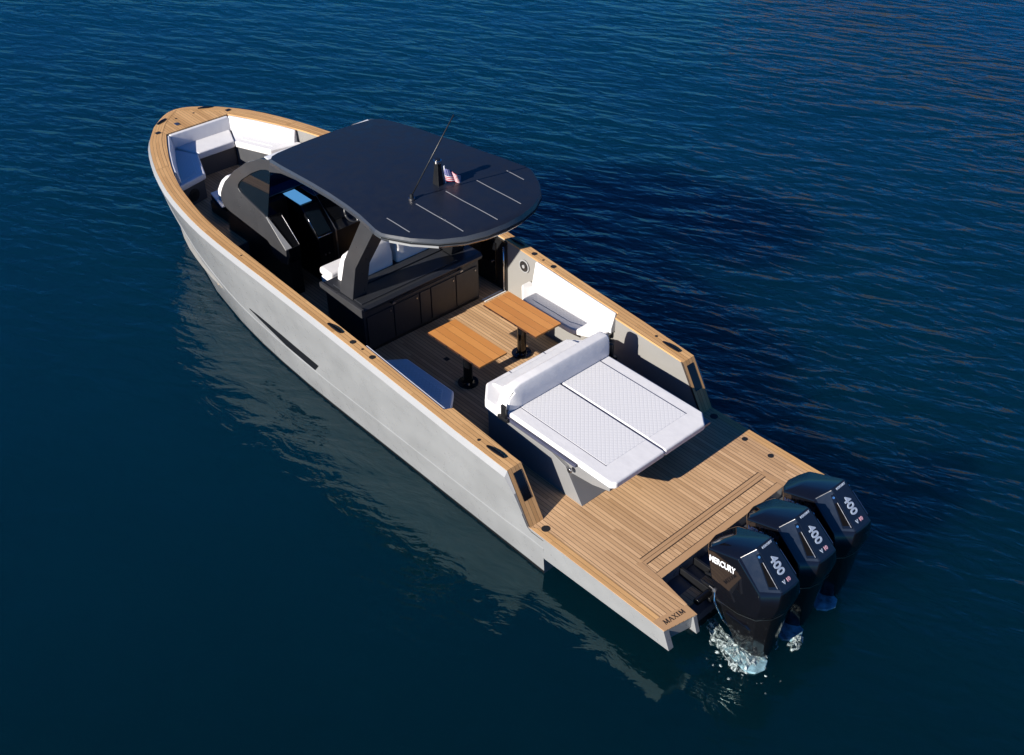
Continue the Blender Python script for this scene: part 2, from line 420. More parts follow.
# gunwale caps in teak ----------------------------------------------
gx = [2.92, 3.2, 3.6, 4, 4.33, 4.36, 4.42, 4.8, 5.25, 5.8, 6.3, 6.85, 7.26, 8, 8.8, 9.5, 10, 10.4, 10.8, 11.2, 11.6, 12, 12.4, 12.8, 13.2, 13.6, 13.95, 14.27, 14.43]
for sgn in (1, -1):
    V, uv, F = [], [], []; arc = 0; prev = None
    for x in gx:
        p = Vector((x, yo(x), 0))
        if prev is not None: arc += (p-prev).length
        prev = p
        wd = yo(x)-yi(x)
        for (y, dz, v) in ((yo(x)-.0, -.03, -.03), (yo(x), .0, .0), (yi(x), .0, wd), (yi(x), -.03, wd+.03)):
            V.append((x, sgn*y, zg(x)+dz)); uv.append((arc, v+.0045))
    for i in range(len(gx)-1):
        for k in range(3): F.append([i*4+k, i*4+k+1, i*4+5+k, i*4+4+k])
    cap = ob('gunwale_cap', V, F, 'teak_gunwale', boat, uv=uv)
    # raked teak end of the bulwark with a black inset
    def rk(z, off=0): return interp(z, [(.70, 2.46-off), (1.461, 2.921-off)])
    ro = ob('bulwark_end', [(rk(.70), sgn*1.945, .70), (rk(.70), sgn*1.69, .70), (rk(1.461), sgn*1.69, 1.461), (rk(1.461), sgn*1.945, 1.461),
        (rk(.70)+.05, sgn*1.945, .70), (rk(.70)+.05, sgn*1.69, .70), (rk(1.461)+.05, sgn*1.69, 1.452), (rk(1.461)+.05, sgn*1.945, 1.452)],
        [[0, 1, 2, 3], [7, 6, 5, 4], [0, 3, 7, 4], [1, 5, 6, 2], [0, 4, 5, 1], [3, 2, 6, 7]], 'teak_gunwale', boat,
        uv=[(0, 0), (0, .256), (.9, .256), (.9, 0)]*2)
    zz = [1.02, 1.39]
    ob('step_light_panel', [(rk(zz[0], .006), sgn*1.875, zz[0]), (rk(zz[0], .006), sgn*1.735, zz[0]), (rk(zz[1], .006), sgn*1.735, zz[1]), (rk(zz[1], .006), sgn*1.875, zz[1]),
        (rk(zz[0], -.02), sgn*1.875, zz[0]), (rk(zz[0], -.02), sgn*1.735, zz[0]), (rk(zz[1], -.02), sgn*1.735, zz[1]), (rk(zz[1], -.02), sgn*1.875, zz[1])],
        [[0, 1, 2, 3], [7, 6, 5, 4], [0, 3, 7, 4], [1, 5, 6, 2], [0, 4, 5, 1], [3, 2, 6, 7]], 'gloss', ro)
    # inner wall of the bulwark
    V, F = [], []
    gi = [2.475]+gx[0:]
    for x in gi:
        zt = min(zg(x)-.03, interp(x, [(2.475, .72), (2.93, 1.43)])) if x < 2.93 else zg(x)-.03
        y = yi(x)+.008
        V += [(x, sgn*y, .66), (x, sgn*y, zt), (x, sgn*(y+.05), zt), (x, sgn*(y+.05), .66)]
    for i in range(len(gi)-1):
        for k in range(3): F.append([i*4+k, i*4+k+1, i*4+5+k, i*4+4+k])
    F += [[0, 1, 2, 3]]
    ob('inner_bulwark', V, F, 'gelcoat', boat)

# foredeck
fx = [14.43, 14.6, 14.86, 15.0, 15.1, 15.22, 15.31, 15.34]
poly = [(x, yo(x)) for x in fx]+[(x, -yo(x)) for x in fx[::-1][1:]]
fd = prism('foredeck', [(p[0], p[1]) for p in poly], 1.98, 2.035, 'z', 'teak_gunwale', boat)
for v in fd.data.vertices:
    if v.co.z > 2.0: v.co.z = zg(v.co.x+7.0)
# king planks (raised herringbone boards) on the foredeck
for sgn in (1, -1):
    V, F, uv = [], [], []; arc = 0; prev = None
    for x in [13.2, 13.6, 13.95, 14.27, 14.5, 14.7, 14.86, 15.0, 15.1, 15.22, 15.28]:
        w_ = .26; y0 = yo(x)-.004; y1 = max(yo(x)-w_, 0.0)
        p = Vector((x, y0, 0)); arc += (p-prev).length if prev is not None else 0; prev = p
        if x < 14.4: y1 = max(y1, yi(x)+.004)
        V += [(x, sgn*y0, zg(x)+.004), (x, sgn*y1, zg(x)+.004)]; uv += [(arc, .002), (arc, y0-y1)]
    for i in range(10): F.append([2*i, 2*i+1, 2*i+3, 2*i+2])
    ob('covering_board', V, F, 'teak_gunwale', boat, uv=uv)
# foredeck hardware
def cleat(x, y, z, ang=0, L=.30):
    V, F = [], []
    ca, sa = math.cos(ang), math.sin(ang); rings = []
    for t in [-1, -.8, -.4, 0, .4, .8, 1]:
        hh = .028*(1-.55*t*t)+.002; ww = .034*(1-.35*t*t)
        r = []
        for (a, b) in ((-1, 0), (-.8, .8), (0, 1), (.8, .8), (1, 0)):
            lx, ly, lz = t*L/2, a*ww, b*hh
            r.append((x+lx*ca-ly*sa, y+lx*sa+ly*ca, z+.002+lz))
        rings.append(r)
    V, F = loft(rings)
    return ob('cleat', V, F, 'gloss', boat, smooth=False, bev=.006)
def disc(name, x, y, z, r, mat='rubber', h=.006):
    return cyl(name, (x, y, z-.01), (x, y, z+h), r, mat, boat, n=20, bev=.002)
for sgn in (1, -1):
    cleat(3.29, sgn*1.83, zg(3.29), R(2)*sgn, .36); cleat(6.95, sgn*1.93, zg(6.95), 0, .36)
    cleat(15.0-.02, sgn*.50, zg(15)+.004, -sgn*R(62), .30)
    disc('cup_holder', 6.016, sgn*1.905, zg(6.016), .048); disc('cup_holder', 6.497, sgn*1.914, zg(6.497), .048)
    disc('deck_filler', 6.262, sgn*1.905, zg(6.262), .02); disc('deck_light', 3.62, sgn*1.85, zg(3.62), .024)
    disc('deck_light', 9.62, sgn*1.95, zg(9.62), .016)
    box('bow_fairlead', 14.52, 14.62, sgn*.80-.05, sgn*.80+.05, 2.0, 2.04, 'black', boat, bev=.006)
    disc('deck_light', 14.93, sgn*.20, zg(14.93), .022)
    disc('deck_socket', 2.30, sgn*1.80, DECK, .062); 
    disc('deck_socket', 1.64, sgn*1.72, DECK, .045) if sgn < 0 else None
    disc('deck_socket', 1.14, sgn*1.70, DECK, .045) if sgn < 0 else None
box('anchor_hatch', 14.62, 14.74, .28, .36, 2.03, 2.044, 'steel', boat, bev=.004)
box('deck_drain', 6.21, 6.30, .25, .33, DECK-.01, DECK+.004, 'black', boat)

# swim platform and cockpit deck ------------------------------------
half = [(2.5, 1.945), (-.0, 1.945), (-.10, 1.43), (.61, 1.31)]
poly = half+[(x, -y) for x, y in half[::-1]]
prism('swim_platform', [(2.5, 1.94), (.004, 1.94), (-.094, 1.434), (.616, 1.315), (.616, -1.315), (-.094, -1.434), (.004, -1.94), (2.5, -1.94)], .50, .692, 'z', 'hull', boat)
prism('platform_deck', poly, .692, .70, 'z', 'teak_deck', boat)
for sgn in (1, -1):
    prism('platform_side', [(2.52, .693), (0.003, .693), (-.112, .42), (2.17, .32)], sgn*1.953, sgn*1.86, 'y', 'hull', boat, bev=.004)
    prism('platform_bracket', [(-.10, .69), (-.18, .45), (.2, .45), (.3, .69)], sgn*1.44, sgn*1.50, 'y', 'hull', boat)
    # end board carrying the name, and the margin boards (4 mm above the planks)
    z = .704
    def sheet(nm, q, uvs, m='teak_board', zz=z): return ob(nm, [(x, y, zz) for x, y in q], [list(range(len(q)))], m, boat, uv=uvs)
    def board(nm, p0, p1, w0, m='teak_gunwale', zz=z, w1=None):
        p0, p1 = Vector(p0), Vector(p1); t = (p1-p0).normalized(); nrm = Vector((-t.y, t.x))
        q = [p0, p1, p1+nrm*(w1 or w0), p0+nrm*w0]; L = (p1-p0).length
        return sheet(nm, [(v.x, v.y) for v in q], [(0, .004), (L, .004), (L, w0), (0, w0)], m, zz)
    q = [(0.002, 1.943), (-.098, 1.432), (.09, 1.40), (.185, 1.80), (.20, 1.943)]
    sheet('end_board', [(x, sgn*y) for x, y in q], [(y, x+1) for x, y in q], 'teak_board')
    mp = [(.185, 1.81), (.20, 1.943), (2.46, 1.943), (2.30, 1.81)]
    sheet('margin_board', [(x, sgn*y) for x, y in mp], [(x, 1.95-y) for x, y in mp], 'teak_gunwale')
    mp = [(.09, 1.40), (-.098, 1.432), (.61, 1.312), (1.02, 1.312), (.92, 1.40)]
    mp = [(.092, 1.41), (-.098, 1.432), (.612, 1.312), (.98, 1.285), (1.02, 1.365), (.64, 1.385)]
    sheet('margin_board', [(x, sgn*y) for x, y in mp], [(x, y-1.1) for x, y in mp], 'teak_board')
# hatch frame athwart the platform
for nm, q in (('hatch_frame', [(.92, -1.27), (1.03, -1.27), (1.03, 1.27), (.92, 1.27)]),
              ('hatch_frame', [(.612, -1.30), (.715, -1.30), (.715, 1.30), (.612, 1.30)])):
    sheet(nm, q, [(y, x-q[0][0]+.004) for x, y in q], 'teak_board')
for (x0, x1, y0, y1) in ((.905, .917, -1.27, 1.27), (1.033, 1.043, -1.27, 1.27), (.972, .977, -1.27, 1.27), (.718, .724, -1.3, 1.3)):
    ob('caulk_line', [(x0, y0, .7065), (x1, y0, .7065), (x1, y1, .7065), (x0, y1, .7065)], [[0, 1, 2, 3]], 'letter_dark', boat)
# cockpit sole, raised foredeck sole
def deck_poly(x0, x1, inset=0):
    L = [x0]+[x for x in gx if x0 < x < x1]+[x1]
    return [(x, yi(x)+.03-inset) for x in L]+[(x, -(yi(x)+.03-inset)) for x in L[::-1]]
prism('cockpit_sole', deck_poly(2.5, 11.0), .60, .70, 'z', 'teak_deck', boat)
prism('bow_sole', deck_poly(11.0, 14.40), .95, 1.20, 'z', 'teak_deck', boat)
box('step_riser', 10.97, 10.999, -1.80, 1.80, .70, 1.196, 'dark_gelcoat', boat)
for x0 in (7.10, 7.17): box('sole_track', x0, x0+.022, -1.82, -1.30, .70, .712, 'letter', boat)
# motor well behind the platform
prism('motor_well', [(.612, .50), (.612, .40), (-.02, .36), (.02, .42), (.3, .46)], -1.40, 1.40, 'y', 'dark_gelcoat', boat)
ob('well_deck', [(.61, -1.3, .470), (.61, 1.3, .470), (.18, 1.37, .470), (.18, -1.37, .470), (.61, -1.3, .43), (.61, 1.3, .43), (.18, 1.37, .43), (.18, -1.37, .43)],
   [[0, 1, 2, 3], [7, 6, 5, 4], [2, 3, 7, 6], [0, 1, 5, 4], [1, 2, 6, 5], [0, 3, 7, 4]], 'teak_deck', boat)
box('transom', .08, .60, -1.2, 1.2, -.35, .358, 'boot', boat, bev=.01)
box('hull_step', .6, 2.2, -1.2, 1.2, -.3, .498, 'boot', boat)

# MAXIM on the end board, drawn as serif strokes
def serif_word(word, origin, right, up, H, mat, parent):
    right = Vector(right).normalized(); up = Vector(up).normalized(); nrm = right.cross(up)
    G = {'M': (1.0, [((.10, 0), (.18, 1), .07), ((.18, 1), (.5, .05), .17), ((.5, .05), (.84, 1), .07), ((.84, 1), (.9, 0), .17)], [(.0, .22, 0), (.78, 1.0, 0), (.06, .28, 1), (.74, .96, 1)]),
         'A': (.86, [((.08, 0), (.42, 1), .07), ((.42, 1), (.78, 0), .17), ((.22, .34), (.62, .34), .07)], [(.0, .2, 0), (.64, .9, 0)]),
         'X': (.86, [((.08, 0), (.76, 1), .07), ((.1, 1), (.78, 0), .17)], [(.0, .22, 0), (.62, .88, 0), (.0, .24, 1), (.62, .86, 1)]),
         'I': (.40, [((.2, 0), (.2, 1), .17)], [(.04, .36, 0), (.04, .36, 1)])}
    V, F = [], []; cx = 0
    def add(q):
        k = len(V)
        for dz in (0, .003):
            for a, b in q: V.append(tuple(Vector(origin)+right*a+up*b+nrm*dz))
        F.extend([[k+3, k+2, k+1, k], [k+4, k+5, k+6, k+7]]+[[k+i, k+(i+1) % 4, k+4+(i+1) % 4, k+4+i] for i in range(4)])
    for ch in word:
        adv, st, se = G[ch]
        for (a, b, wd) in st:
            if abs(a[1]-b[1]) < .01: q = [(a[0], a[1]-wd/2), (b[0], b[1]-wd/2), (b[0], b[1]+wd/2), (a[0], a[1]+wd/2)]
            else: q = [(a[0]-wd/2, a[1]), (a[0]+wd/2, a[1]), (b[0]+wd/2, b[1]), (b[0]-wd/2, b[1])]
            add([(cx+p[0]*H, p[1]*H) for p in q])
        for (a, b, t) in se:
            y = -.03 if t == 0 else .97
            add([(cx+a*H, y*H), (cx+b*H, y*H), (cx+b*H, (y+.06)*H), (cx+a*H, (y+.06)*H)])
        cx += (adv+.14)*H
    return ob('name_lettering', V, F, mat, parent)
serif_word('MAXIM', (.052, 1.855, .7048), (-.10, -1, 0), (1, -.10, 0), .072, 'letter_dark', boat)

# ------------------------------------------------------------------ bow seating
def slab_data(poly, z0, z1):
    n = len(poly); V = [(x, y, z0) for x, y in poly]+[(x, y, z1) for x, y in poly]
    return V, [list(range(n))[::-1], list(range(n, 2*n))]+[[i, (i+1) % n, n+(i+1) % n, n+i] for i in range(n)]
ob('bow_seat_base', *merge([slab_data([(14.40, .64), (14.40, -.64), (13.82, -.43), (13.82, .43)], 1.201, 1.59)] +
    [slab_data([(12.80, s*1.47), (12.99, s*.76), (13.80, s*.44), (14.40, s*.66)], 1.201, 1.60) for s in (1, -1)]), 'dark_gelcoat', boat)
for s in (1, -1):
    q = [(12.78, s*1.40), (12.95, s*.73), (13.77, s*.415), (14.32, s*.66), (13.75, s*1.02), (13.2, s*1.25)]
    sc = prism('bow_seat_cushion', q, 1.605, 1.735, 'z', 'white', boat, bev=.03, seg=3)
    q2 = [(12.95, s*1.24), (13.06, s*.86), (13.75, s*.58), (14.08, s*.72), (13.7, s*.92)]
    prism('quilted_panel', q2, 1.730, 1.741, 'z', 'quilt', sc, bev=.004)
prism('bow_seat_cushion', [(13.76, .41), (13.76, -.41), (14.36, -.645), (14.36, .645)], 1.61, 1.76, 'z', 'white', boat, bev=.03, seg=3)
# back cushions : one across, one along each side
def wall_cushion(pts, z0, top, th, name='bow_backrest', inset=.02):
    """pts: (x,y) outer line; cushion thickness th inwards; top follows the gunwale"""
    rings = []
    for i, (x, y) in enumerate(pts):
        a = Vector(pts[max(i-1, 0)]); b = Vector(pts[min(i+1, len(pts)-1)]); t = (b-a).normalized(); nrm = Vector((-t.y, t.x))
        if nrm.dot(Vector((13.4, 0))-Vector((x, y))) < 0: nrm = -nrm
        p = Vector((x, y)); zt = (zg(x)-.015) if top is None else top
        o1, i1, i2 = p+nrm*.005, p+nrm*th*.72, p+nrm*(th+.03)
        rings.append([(o1.x, o1.y, z0), (o1.x, o1.y, zt), (i1.x, i1.y, zt), (i2.x, i2.y, z0+.05), (i2.x, i2.y, z0)])
    V, F = loft(rings)
    return ob(name, V, F, 'white', boat, bev=.022, seg=3)
for s in (1, -1):
    wall_cushion([(x, s*yi(x)) for x in (12.93, 13.25, 13.6, 13.8, 14.1, 14.40)], 1.70, None, .09)
wall_cushion([(14.425, .66), (14.425, -.66)], 1.72, 2.01, .11)
# speaker in the aft face of the port bow seat
def speaker(c, nrm, r, mat, ring):
    c, nrm = Vector(c), Vector(nrm).normalized()
    sp_ = cyl('speaker', c, c+nrm*.014, r, ring, boat, n=28, bev=.003)
    cyl('speaker_grille', c+nrm*.002, c+nrm*.018, r*.80, 'rubber', sp_, n=28)
    cyl('speaker_cone', c+nrm*.002, c+nrm*.022, r*.62, mat, sp_, n=28)
    cyl('speaker_cap', c+nrm*.002, c+nrm*.030, r*.26, ring, sp_, n=20)
nx = Vector((12.80-12.99, 1.47-.76, 0)); nn2 = Vector((-nx.y, nx.x, 0)).normalized(); 
if nn2.x > 0: nn2 = -nn2
speaker(Vector((12.91, 1.06, 1.40))+nn2*.002, nn2, .13, 'black', 'rubber')
speaker((6.65, -1.825, 1.43), (0, 1, 0), .125, 'steel', 'band')

# ------------------------------------------------------------------ cockpit side seats
for s, yy, lab in ((1, 1.16, None), (-1, 1.30, None)):
    q = [(6.5, s*1.81), (6.5, s*1.62), (6.14, s*(yy)), (5.0, s*(yy)), (4.74, s*1.42), (4.5, s*1.60), (4.5, s*1.81)]
    base = [(6.42, s*1.815), (6.40, s*1.64), (6.10, s*(yy+.10)), (5.04, s*(yy+.10)), (4.80, s*1.47), (4.56, s*1.64), (4.56, s*1.815)]
    prism('side_seat_base', base, .70, 1.10, 'z', 'gelcoat', boat)
    sc = prism('side_seat_cushion', q, 1.10, 1.22, 'z', 'white', boat, bev=.035, seg=3)
    cx = 5.5; q3 = [(6.16, s*1.70), (6.02, s*(yy+.13)), (5.12, s*(yy+.13)), (4.9, s*1.5), (4.82, s*1.70)]
    prism('quilted_panel', q3, 1.215, 1.226, 'z', 'quilt', sc, bev=.003)
    # backrest against the bulwark
    rings = []
    for x in (4.44, 5, 5.6, 6.32):
        y = yi(x) if x > 4.43 else 1.822
        rings.append([(x, s*(y-.002), 1.20), (x, s*(y-.002), zg(x)-.012), (x, s*(y-.05), zg(x)-.010), (x, s*(y-.13), 1.30), (x, s*(y-.13), 1.20)])
    V, F = loft(rings); ob('side_backrest', V, F, 'white', boat, bev=.018, seg=3)
# boarding door and dark lining on the starboard side
for s in (1, -1):
    ob('side_lining', [(7.10, s*1.838, .70), (9.6, s*1.838, .70), (9.6, s*1.838, zg(9.6)-.05), (7.10, s*1.838, zg(7.1)-.05),
                       (7.10, s*1.80, .70), (9.6, s*1.80, .70), (9.6, s*1.80, zg(9.6)-.05), (7.10, s*1.80, zg(7.1)-.05)],
       [[0, 1, 2, 3], [7, 6, 5, 4], [0, 4, 5, 1], [3, 2, 6, 7], [1, 5, 6, 2], [0, 3, 7, 4]], 'black', boat)
dr = box('boarding_door', 7.35, 8.3, -1.80, -1.775, .76, 1.60, 'gloss', boat, bev=.004)
cyl('latch', (7.45, -1.775, 1.2), (7.45, -1.74, 1.2), .025, 'chrome', dr)
tube('door_tube', [(7.14, -1.78, .72), (7.14, -1.78, 1.62)], .016, 'chrome', boat)

# ------------------------------------------------------------------ sun lounge
SY = 1.12
side = [(2.27, .70), (2.62, 1.22), (2.9, 1.30), (4.26, 1.30), (4.26, .70)]
lb = thing  # (alias unused)
base = ob('sun_lounge', *loft([[(x, y, z) for x, z in side] for y in (-SY, SY)]), 'lounge_shell', boat, bev=.008)
prism('front_shell', [(4.262, SY-.01), (4.54, .80), (4.54, -.80), (4.262, -SY+.01)], .70, 1.242, 'z', 'lounge_shell', base)
# tilting tray under the sun pad
prism('pad_tray', [(1.83, 1.30), (1.83, 1.255), (2.15, 1.16), (2.62, 1.10), (2.75, 1.20), (4.0, 1.235), (4.0, 1.30)], -1.06, 1.06, 'y', 'lounge_shell', base, bev=.006)
for s in (1, -1):
    box('pad_rail', 2.45, 4.0, s*1.085-.02, s*1.085+.02, 1.301, 1.345, 'seam', base, bev=.006)
    cyl('hinge_knob', (2.52, s*1.12, 1.23), (2.52, s*1.155, 1.23), .04, 'steel', base, bev=.006)
    la = ob('back_latch', *merge([box_data(3.86, 3.95, s*1.125-.02, s*1.125+.02, 1.30, 1.56), box_data(3.80, 4.01, s*1.14-.02, s*1.14+.02, 1.30, 1.36)]), 'black', base, bev=.008)
# pad : bolster frame plus two quilted fields
outer = [(1.90, 1.045), (1.78, .90), (1.78, -.90), (1.90, -1.045), (3.93, -1.045), (3.93, 1.045)]
for s in (1, -1):
    q = [(3.93, s*.004), (3.93, s*1.05), (1.84, s*1.05), (1.775, s*.99), (1.775, s*.004)] if s > 0 else [(3.93, s*.004), (3.93, s*1.05), (1.98, s*1.05), (1.775, s*.86), (1.775, s*.004)]
    pc = prism('sun_pad', q, 1.285, 1.400, 'z', 'white', base, bev=.032, seg=4)
    qq = [(3.90, s*.03), (3.90, s*.83), (2.12, s*.83), (2.12, s*.03)]
    prism('quilted_panel', qq, 1.39, 1.405, 'z', 'quilt', pc, bev=.004)
    for (a, b) in (((3.90, .838), (2.11, .838)),):
        tube('piping', [(a[0], s*a[1], 1.399), (b[0], s*b[1], 1.399)], .006, 'seam', pc, n=6)
box('pad_seam', 1.82, 3.92, -.006, .006, 1.31, 1.3945, 'seam', base)
# rolled backrest
prof = [(3.86, 1.40), (3.865, 1.56), (3.88, 1.73), (3.91, 1.785), (4.06, 1.775), (4.12, 1.73), (4.16, 1.58), (4.18, 1.40)]
rings = []
for y, sc in ((-1.07, .86), (-1.03, .98), (-.9, 1), (0, 1), (.78, 1), (.93, .90), (1.0, .66), (1.03, .35)):
    rings.append([(4.03+(x-4.03)*(.85 if sc < .9 else 1), y, 1.40+(z-1.40)*sc) for x, z in prof])
V, F = loft(rings); br = ob('lounge_backrest', V, F, 'white', base, bev=.03, seg=3)
# forward facing bench behind the roll
bench = [(3.97, 1.13), (3.97, -1.13), (4.32, -1.13), (4.62, -.84), (4.62, .84), (4.32, 1.13)]
prism('bench_cushion', bench, 1.24, 1.43, 'z', 'white', base, bev=.04, seg=4)
for y in (.40, -.32): box('bench_seam', 4.25, 4.59, y-.006, y+.006, 1.30, 1.4335, 'seam', base)
prism('bench_bolster', [(4.14, 1.42), (4.14, 1.50), (4.24, 1.505), (4.50, 1.46), (4.55, 1.42)], -.86, .80, 'y', 'white', base, bev=.03, seg=3)

# ------------------------------------------------------------------ wet bar behind the helm seats
BZ = 1.65
bar = box('wet_bar', 7.27, 8.30, -1.30, 1.17, .70, 1.50, 'bar', boat, bev=.005)
box('kick_plate', 7.26, 7.29, -1.28, 1.15, .701, .745, 'black', bar)
prism('bar_top', [(7.22, 1.53), (7.19, 1.60), (7.24, BZ), (7.70, BZ), (8.34, BZ-.03), (8.34, 1.50), (7.30, 1.50)], -1.34, 1.21, 'y', 'bar_top', bar, bev=.008)
prism('bar_side_trim', [(7.17, 1.655), (7.17, 1.50), (7.22, 1.49), (8.36, 1.52), (8.36, 1.64)], 1.211, 1.262, 'y', 'arch', bar, bev=.006)
box('lid', 7.30, 7.72, -.86, 1.16, BZ+.001, BZ+.018, 'bar_top', bar, bev=.006)
box('lid', 7.74, 8.10, -.86, 1.16, BZ-.004, BZ+.030, 'bar_top', bar, bev=.01)
box('handrail', 7.185, 7.215, -.88, .62, 1.50, 1.53, 'bar_top', bar, bev=.006)
for y in (.60, -.86): box('rail_bracket', 7.19, 7.27, y-.03, y+.03, 1.47, 1.50, 'steel', bar, bev=.004)
yy = [1.13, .575, .024, -.215, -.772, -1.27]
for a, b in zip(yy[:-1], yy[1:]):
    dd = box('cabinet_door', 7.252, 7.27, b+.012, a-.012, .77, 1.40, 'bar', bar, bev=.004)
    if a-b > .4: cyl('door_knob', (7.252, b+.06, 1.33), (7.24, b+.06, 1.33), .014, 'steel', dd)

# helm seats (cushions)
for s in (1, -1):
    y0, y1 = (.04, .96) if s > 0 else (-.96, -.04)
    st = box('helm_seat', 8.05, 8.80, y0, y1, 1.30, 1.46, 'white', boat, bev=.05, seg=4)
    prof = [(7.92, 1.45), (7.90, 1.95), (7.95, 2.16), (8.03, 2.22), (8.12, 2.16), (8.26, 1.80), (8.30, 1.50)]
    rings = []
    for y, k in ((y0, .84), (y0+.04, .95), (y0+.16, 1), (y1-.16, 1), (y1-.04, .95), (y1, .84)):
        rings.append([(8.05+(x-8.05)*(.9 if k < .9 else 1), y, 1.45+(z-1.45)*k) for x, z in prof])
    V, F = loft(rings); ob('seat_backrest', V, F, 'white', st, bev=.035, seg=3)
    box('seat_bolster', 8.50, 8.86, y0+.02, y1-.02, 1.44, 1.58, 'white', st, bev=.05, seg=3)
box('helm_seat_base', 8.31, 8.70, -.95, .95, .70, 1.30, 'black', boat, bev=.01)

# ------------------------------------------------------------------ hardtop
def zr(x): return interp(x, [(5.07, 3.605), (6.8, 3.62), (7.65, 3.58), (8.65, 3.50), (9.2, 3.44), (9.72, 3.37)])
RH = [(9.74, .0), (9.74, .92), (9.70, 1.06), (9.60, 1.15), (9.2, 1.20), (8.65, 1.24), (8.2, 1.26), (7.65, 1.30), (7.17, 1.34), (6.77, 1.39), (6.46, 1.44), (6.26, 1.475), (6.12, 1.475), (6.0, 1.42),
      (5.71, 1.26), (5.40, 1.0), (5.2, .68), (5.10, .34), (5.07, 0)]
loop = RH+[(x, -y) for x, y in RH[::-1][1:-1]]
cxr = 7.5
def ringR(off, dz):
    out = []; n_ = len(loop)
    for i, (x, y) in enumerate(loop):
        a = Vector(loop[i-1]); b = Vector(loop[(i+1) % n_]); t = (b-a).normalized(); nr = Vector((t.y, -t.x))
        if nr.dot(Vector((x-cxr, y))) < 0: nr = -nr
        xx, yy_ = x+nr.x*off, y+nr.y*off
        camber = .035*(1-(min(abs(yy_), 1.4)/1.4)**2) if dz >= -.005 else 0
        out.append((xx, yy_, zr(xx)+dz+camber*(1 if dz >= 0 else .3)))
    return out
rr_ = [ringR(-.30, -.15), ringR(-.02, -.125), ringR(.012, -.09), ringR(.015, -.03), ringR(-.012, 0.0)]
V, F = loft(rr_, cap=False)
n_ = len(loop)
# top skin: strips across between port and starboard points
top0 = (len(rr_)-1)*n_; bot0 = 0
fmr = [2 if 11 <= (i % n_) <= 2*len(RH)-15 else 1 for i in range(len(F))]
m = len(RH)
cols = 8
def idx(i, side):  # index in loop for RH point i
    return i if side > 0 else (n_-i) % n_
def skin(base_i, rise, matid):
    grid = []
    for i in range(m):
        p = Vector(V[base_i+idx(i, 1)]); q = Vector(V[base_i+idx(i, -1)])
        row = [base_i+idx(i, 1)]
        if i in (0, m-1): grid.append([base_i+idx(i, 1)]); continue
        for c in range(1, cols):
            t = c/cols; w_ = p.lerp(q, t); hw = abs(p.y)
            V.append((w_.x, w_.y, w_.z+rise*(1-(2*t-1)**2)*min(1, hw/1.2))); row.append(len(V)-1)
        row.append(base_i+idx(i, -1)); grid.append(row)
    for i in range(m-1):
        a, b = grid[i], grid[i+1]
        if len(a) == 1:
            for c in range(cols): F.append([a[0], b[c], b[c+1]]); fmr.append(matid)
        elif len(b) == 1:
            for c in range(cols): F.append([a[c], a[c+1], b[0]]); fmr.append(matid)
        else:
            for c in range(cols): F.append([a[c], a[c+1], b[c+1], b[c]]); fmr.append(matid)
skin(top0, .04, 0); skin(0, .01, 1)
roof = ob('hardtop', V, F, None, boat, mats=['roof', 'roof_edge', 'roof_rim'], fm=fmr)
for p in roof.data.polygons: p.use_smooth = True
m_ = roof.modifiers.new('split', 'EDGE_SPLIT'); m_.split_angle = R(25)
def roof_z(x, y):
    hw = 1.35; return zr(x)+.040+.0*y+.03*(1-(y/hw)**2)
# pale seams on the roof
import mathutils
dg = None
def roof_top(x, y):
    from mathutils.bvhtree import BVHTree
    global dg
    if dg is None:
        bm = bmesh.new(); bm.from_mesh(roof.data); dg = BVHTree.FromBMesh(bm); bm.free()
    h = dg.ray_cast(Vector((x-7.0, y, 6)), Vector((0, 0, -1)))
    return h[0].z
for (x0, x1, y) in ((6.39, 5.85, 1.165), (6.41, 5.32, .605), (6.40, 5.22, .035), (6.36, 5.35, -.545), (6.31, 5.91, -1.125)):
    V, F = [], []
    N_ = 12
    for i in range(N_+1):
        x = x0+(x1-x0)*i/N_
        for dy in (-.009, .009): V.append((x, y+dy, roof_top(x, y)+.004))
    for i in range(N_): F.append([2*i, 2*i+1, 2*i+3, 2*i+2])
    ob('roof_seam', V, F, 'band', roof)
# dark slot and light bar along the aft edge
def edge_strip(name, off0, zlo, zhi, mat, i0, i1, both=True):
    idxs = [i for i in range(i0, i1)]
    lst = [loop[i] for i in idxs]
    V, F = [], []
    for k, (x, y) in enumerate(lst):
        i = idxs[k]; a = Vector(loop[i-1]); b = Vector(loop[(i+1) % n_]); t = (b-a).normalized(); nr = Vector((t.y, -t.x))
        if nr.dot(Vector((x-cxr, y))) < 0: nr = -nr
        for off, z in ((off0-.02, zlo), (off0, zlo), (off0, zhi), (off0-.02, zhi)): V.append((x+nr.x*off, y+nr.y*off, zr(x)+z))
    for k in range(len(lst)-1):
        for j in range(4): F.append([4*k+j, 4*k+(j+1) % 4, 4*k+4+(j+1) % 4, 4*k+4+j])
    F += [[0, 1, 2, 3], [4*len(lst)-4+j for j in range(4)]]
    return ob(name, V, F, mat, roof)
edge_strip('roof_slot', .020, -.068, -.052, 'boot', 12, 2*m-1-12)
edge_strip('light_bar', .019, -.110, -.078, 'band', 13, 16)
# bright lip along the front edge
ob('front_lip', *loft([[(9.70, y, 3.325), (9.83, y, 3.335), (9.83, y, 3.352), (9.70, y, 3.345)] for y in (-1.0, 1.12)]), 'letter', roof)
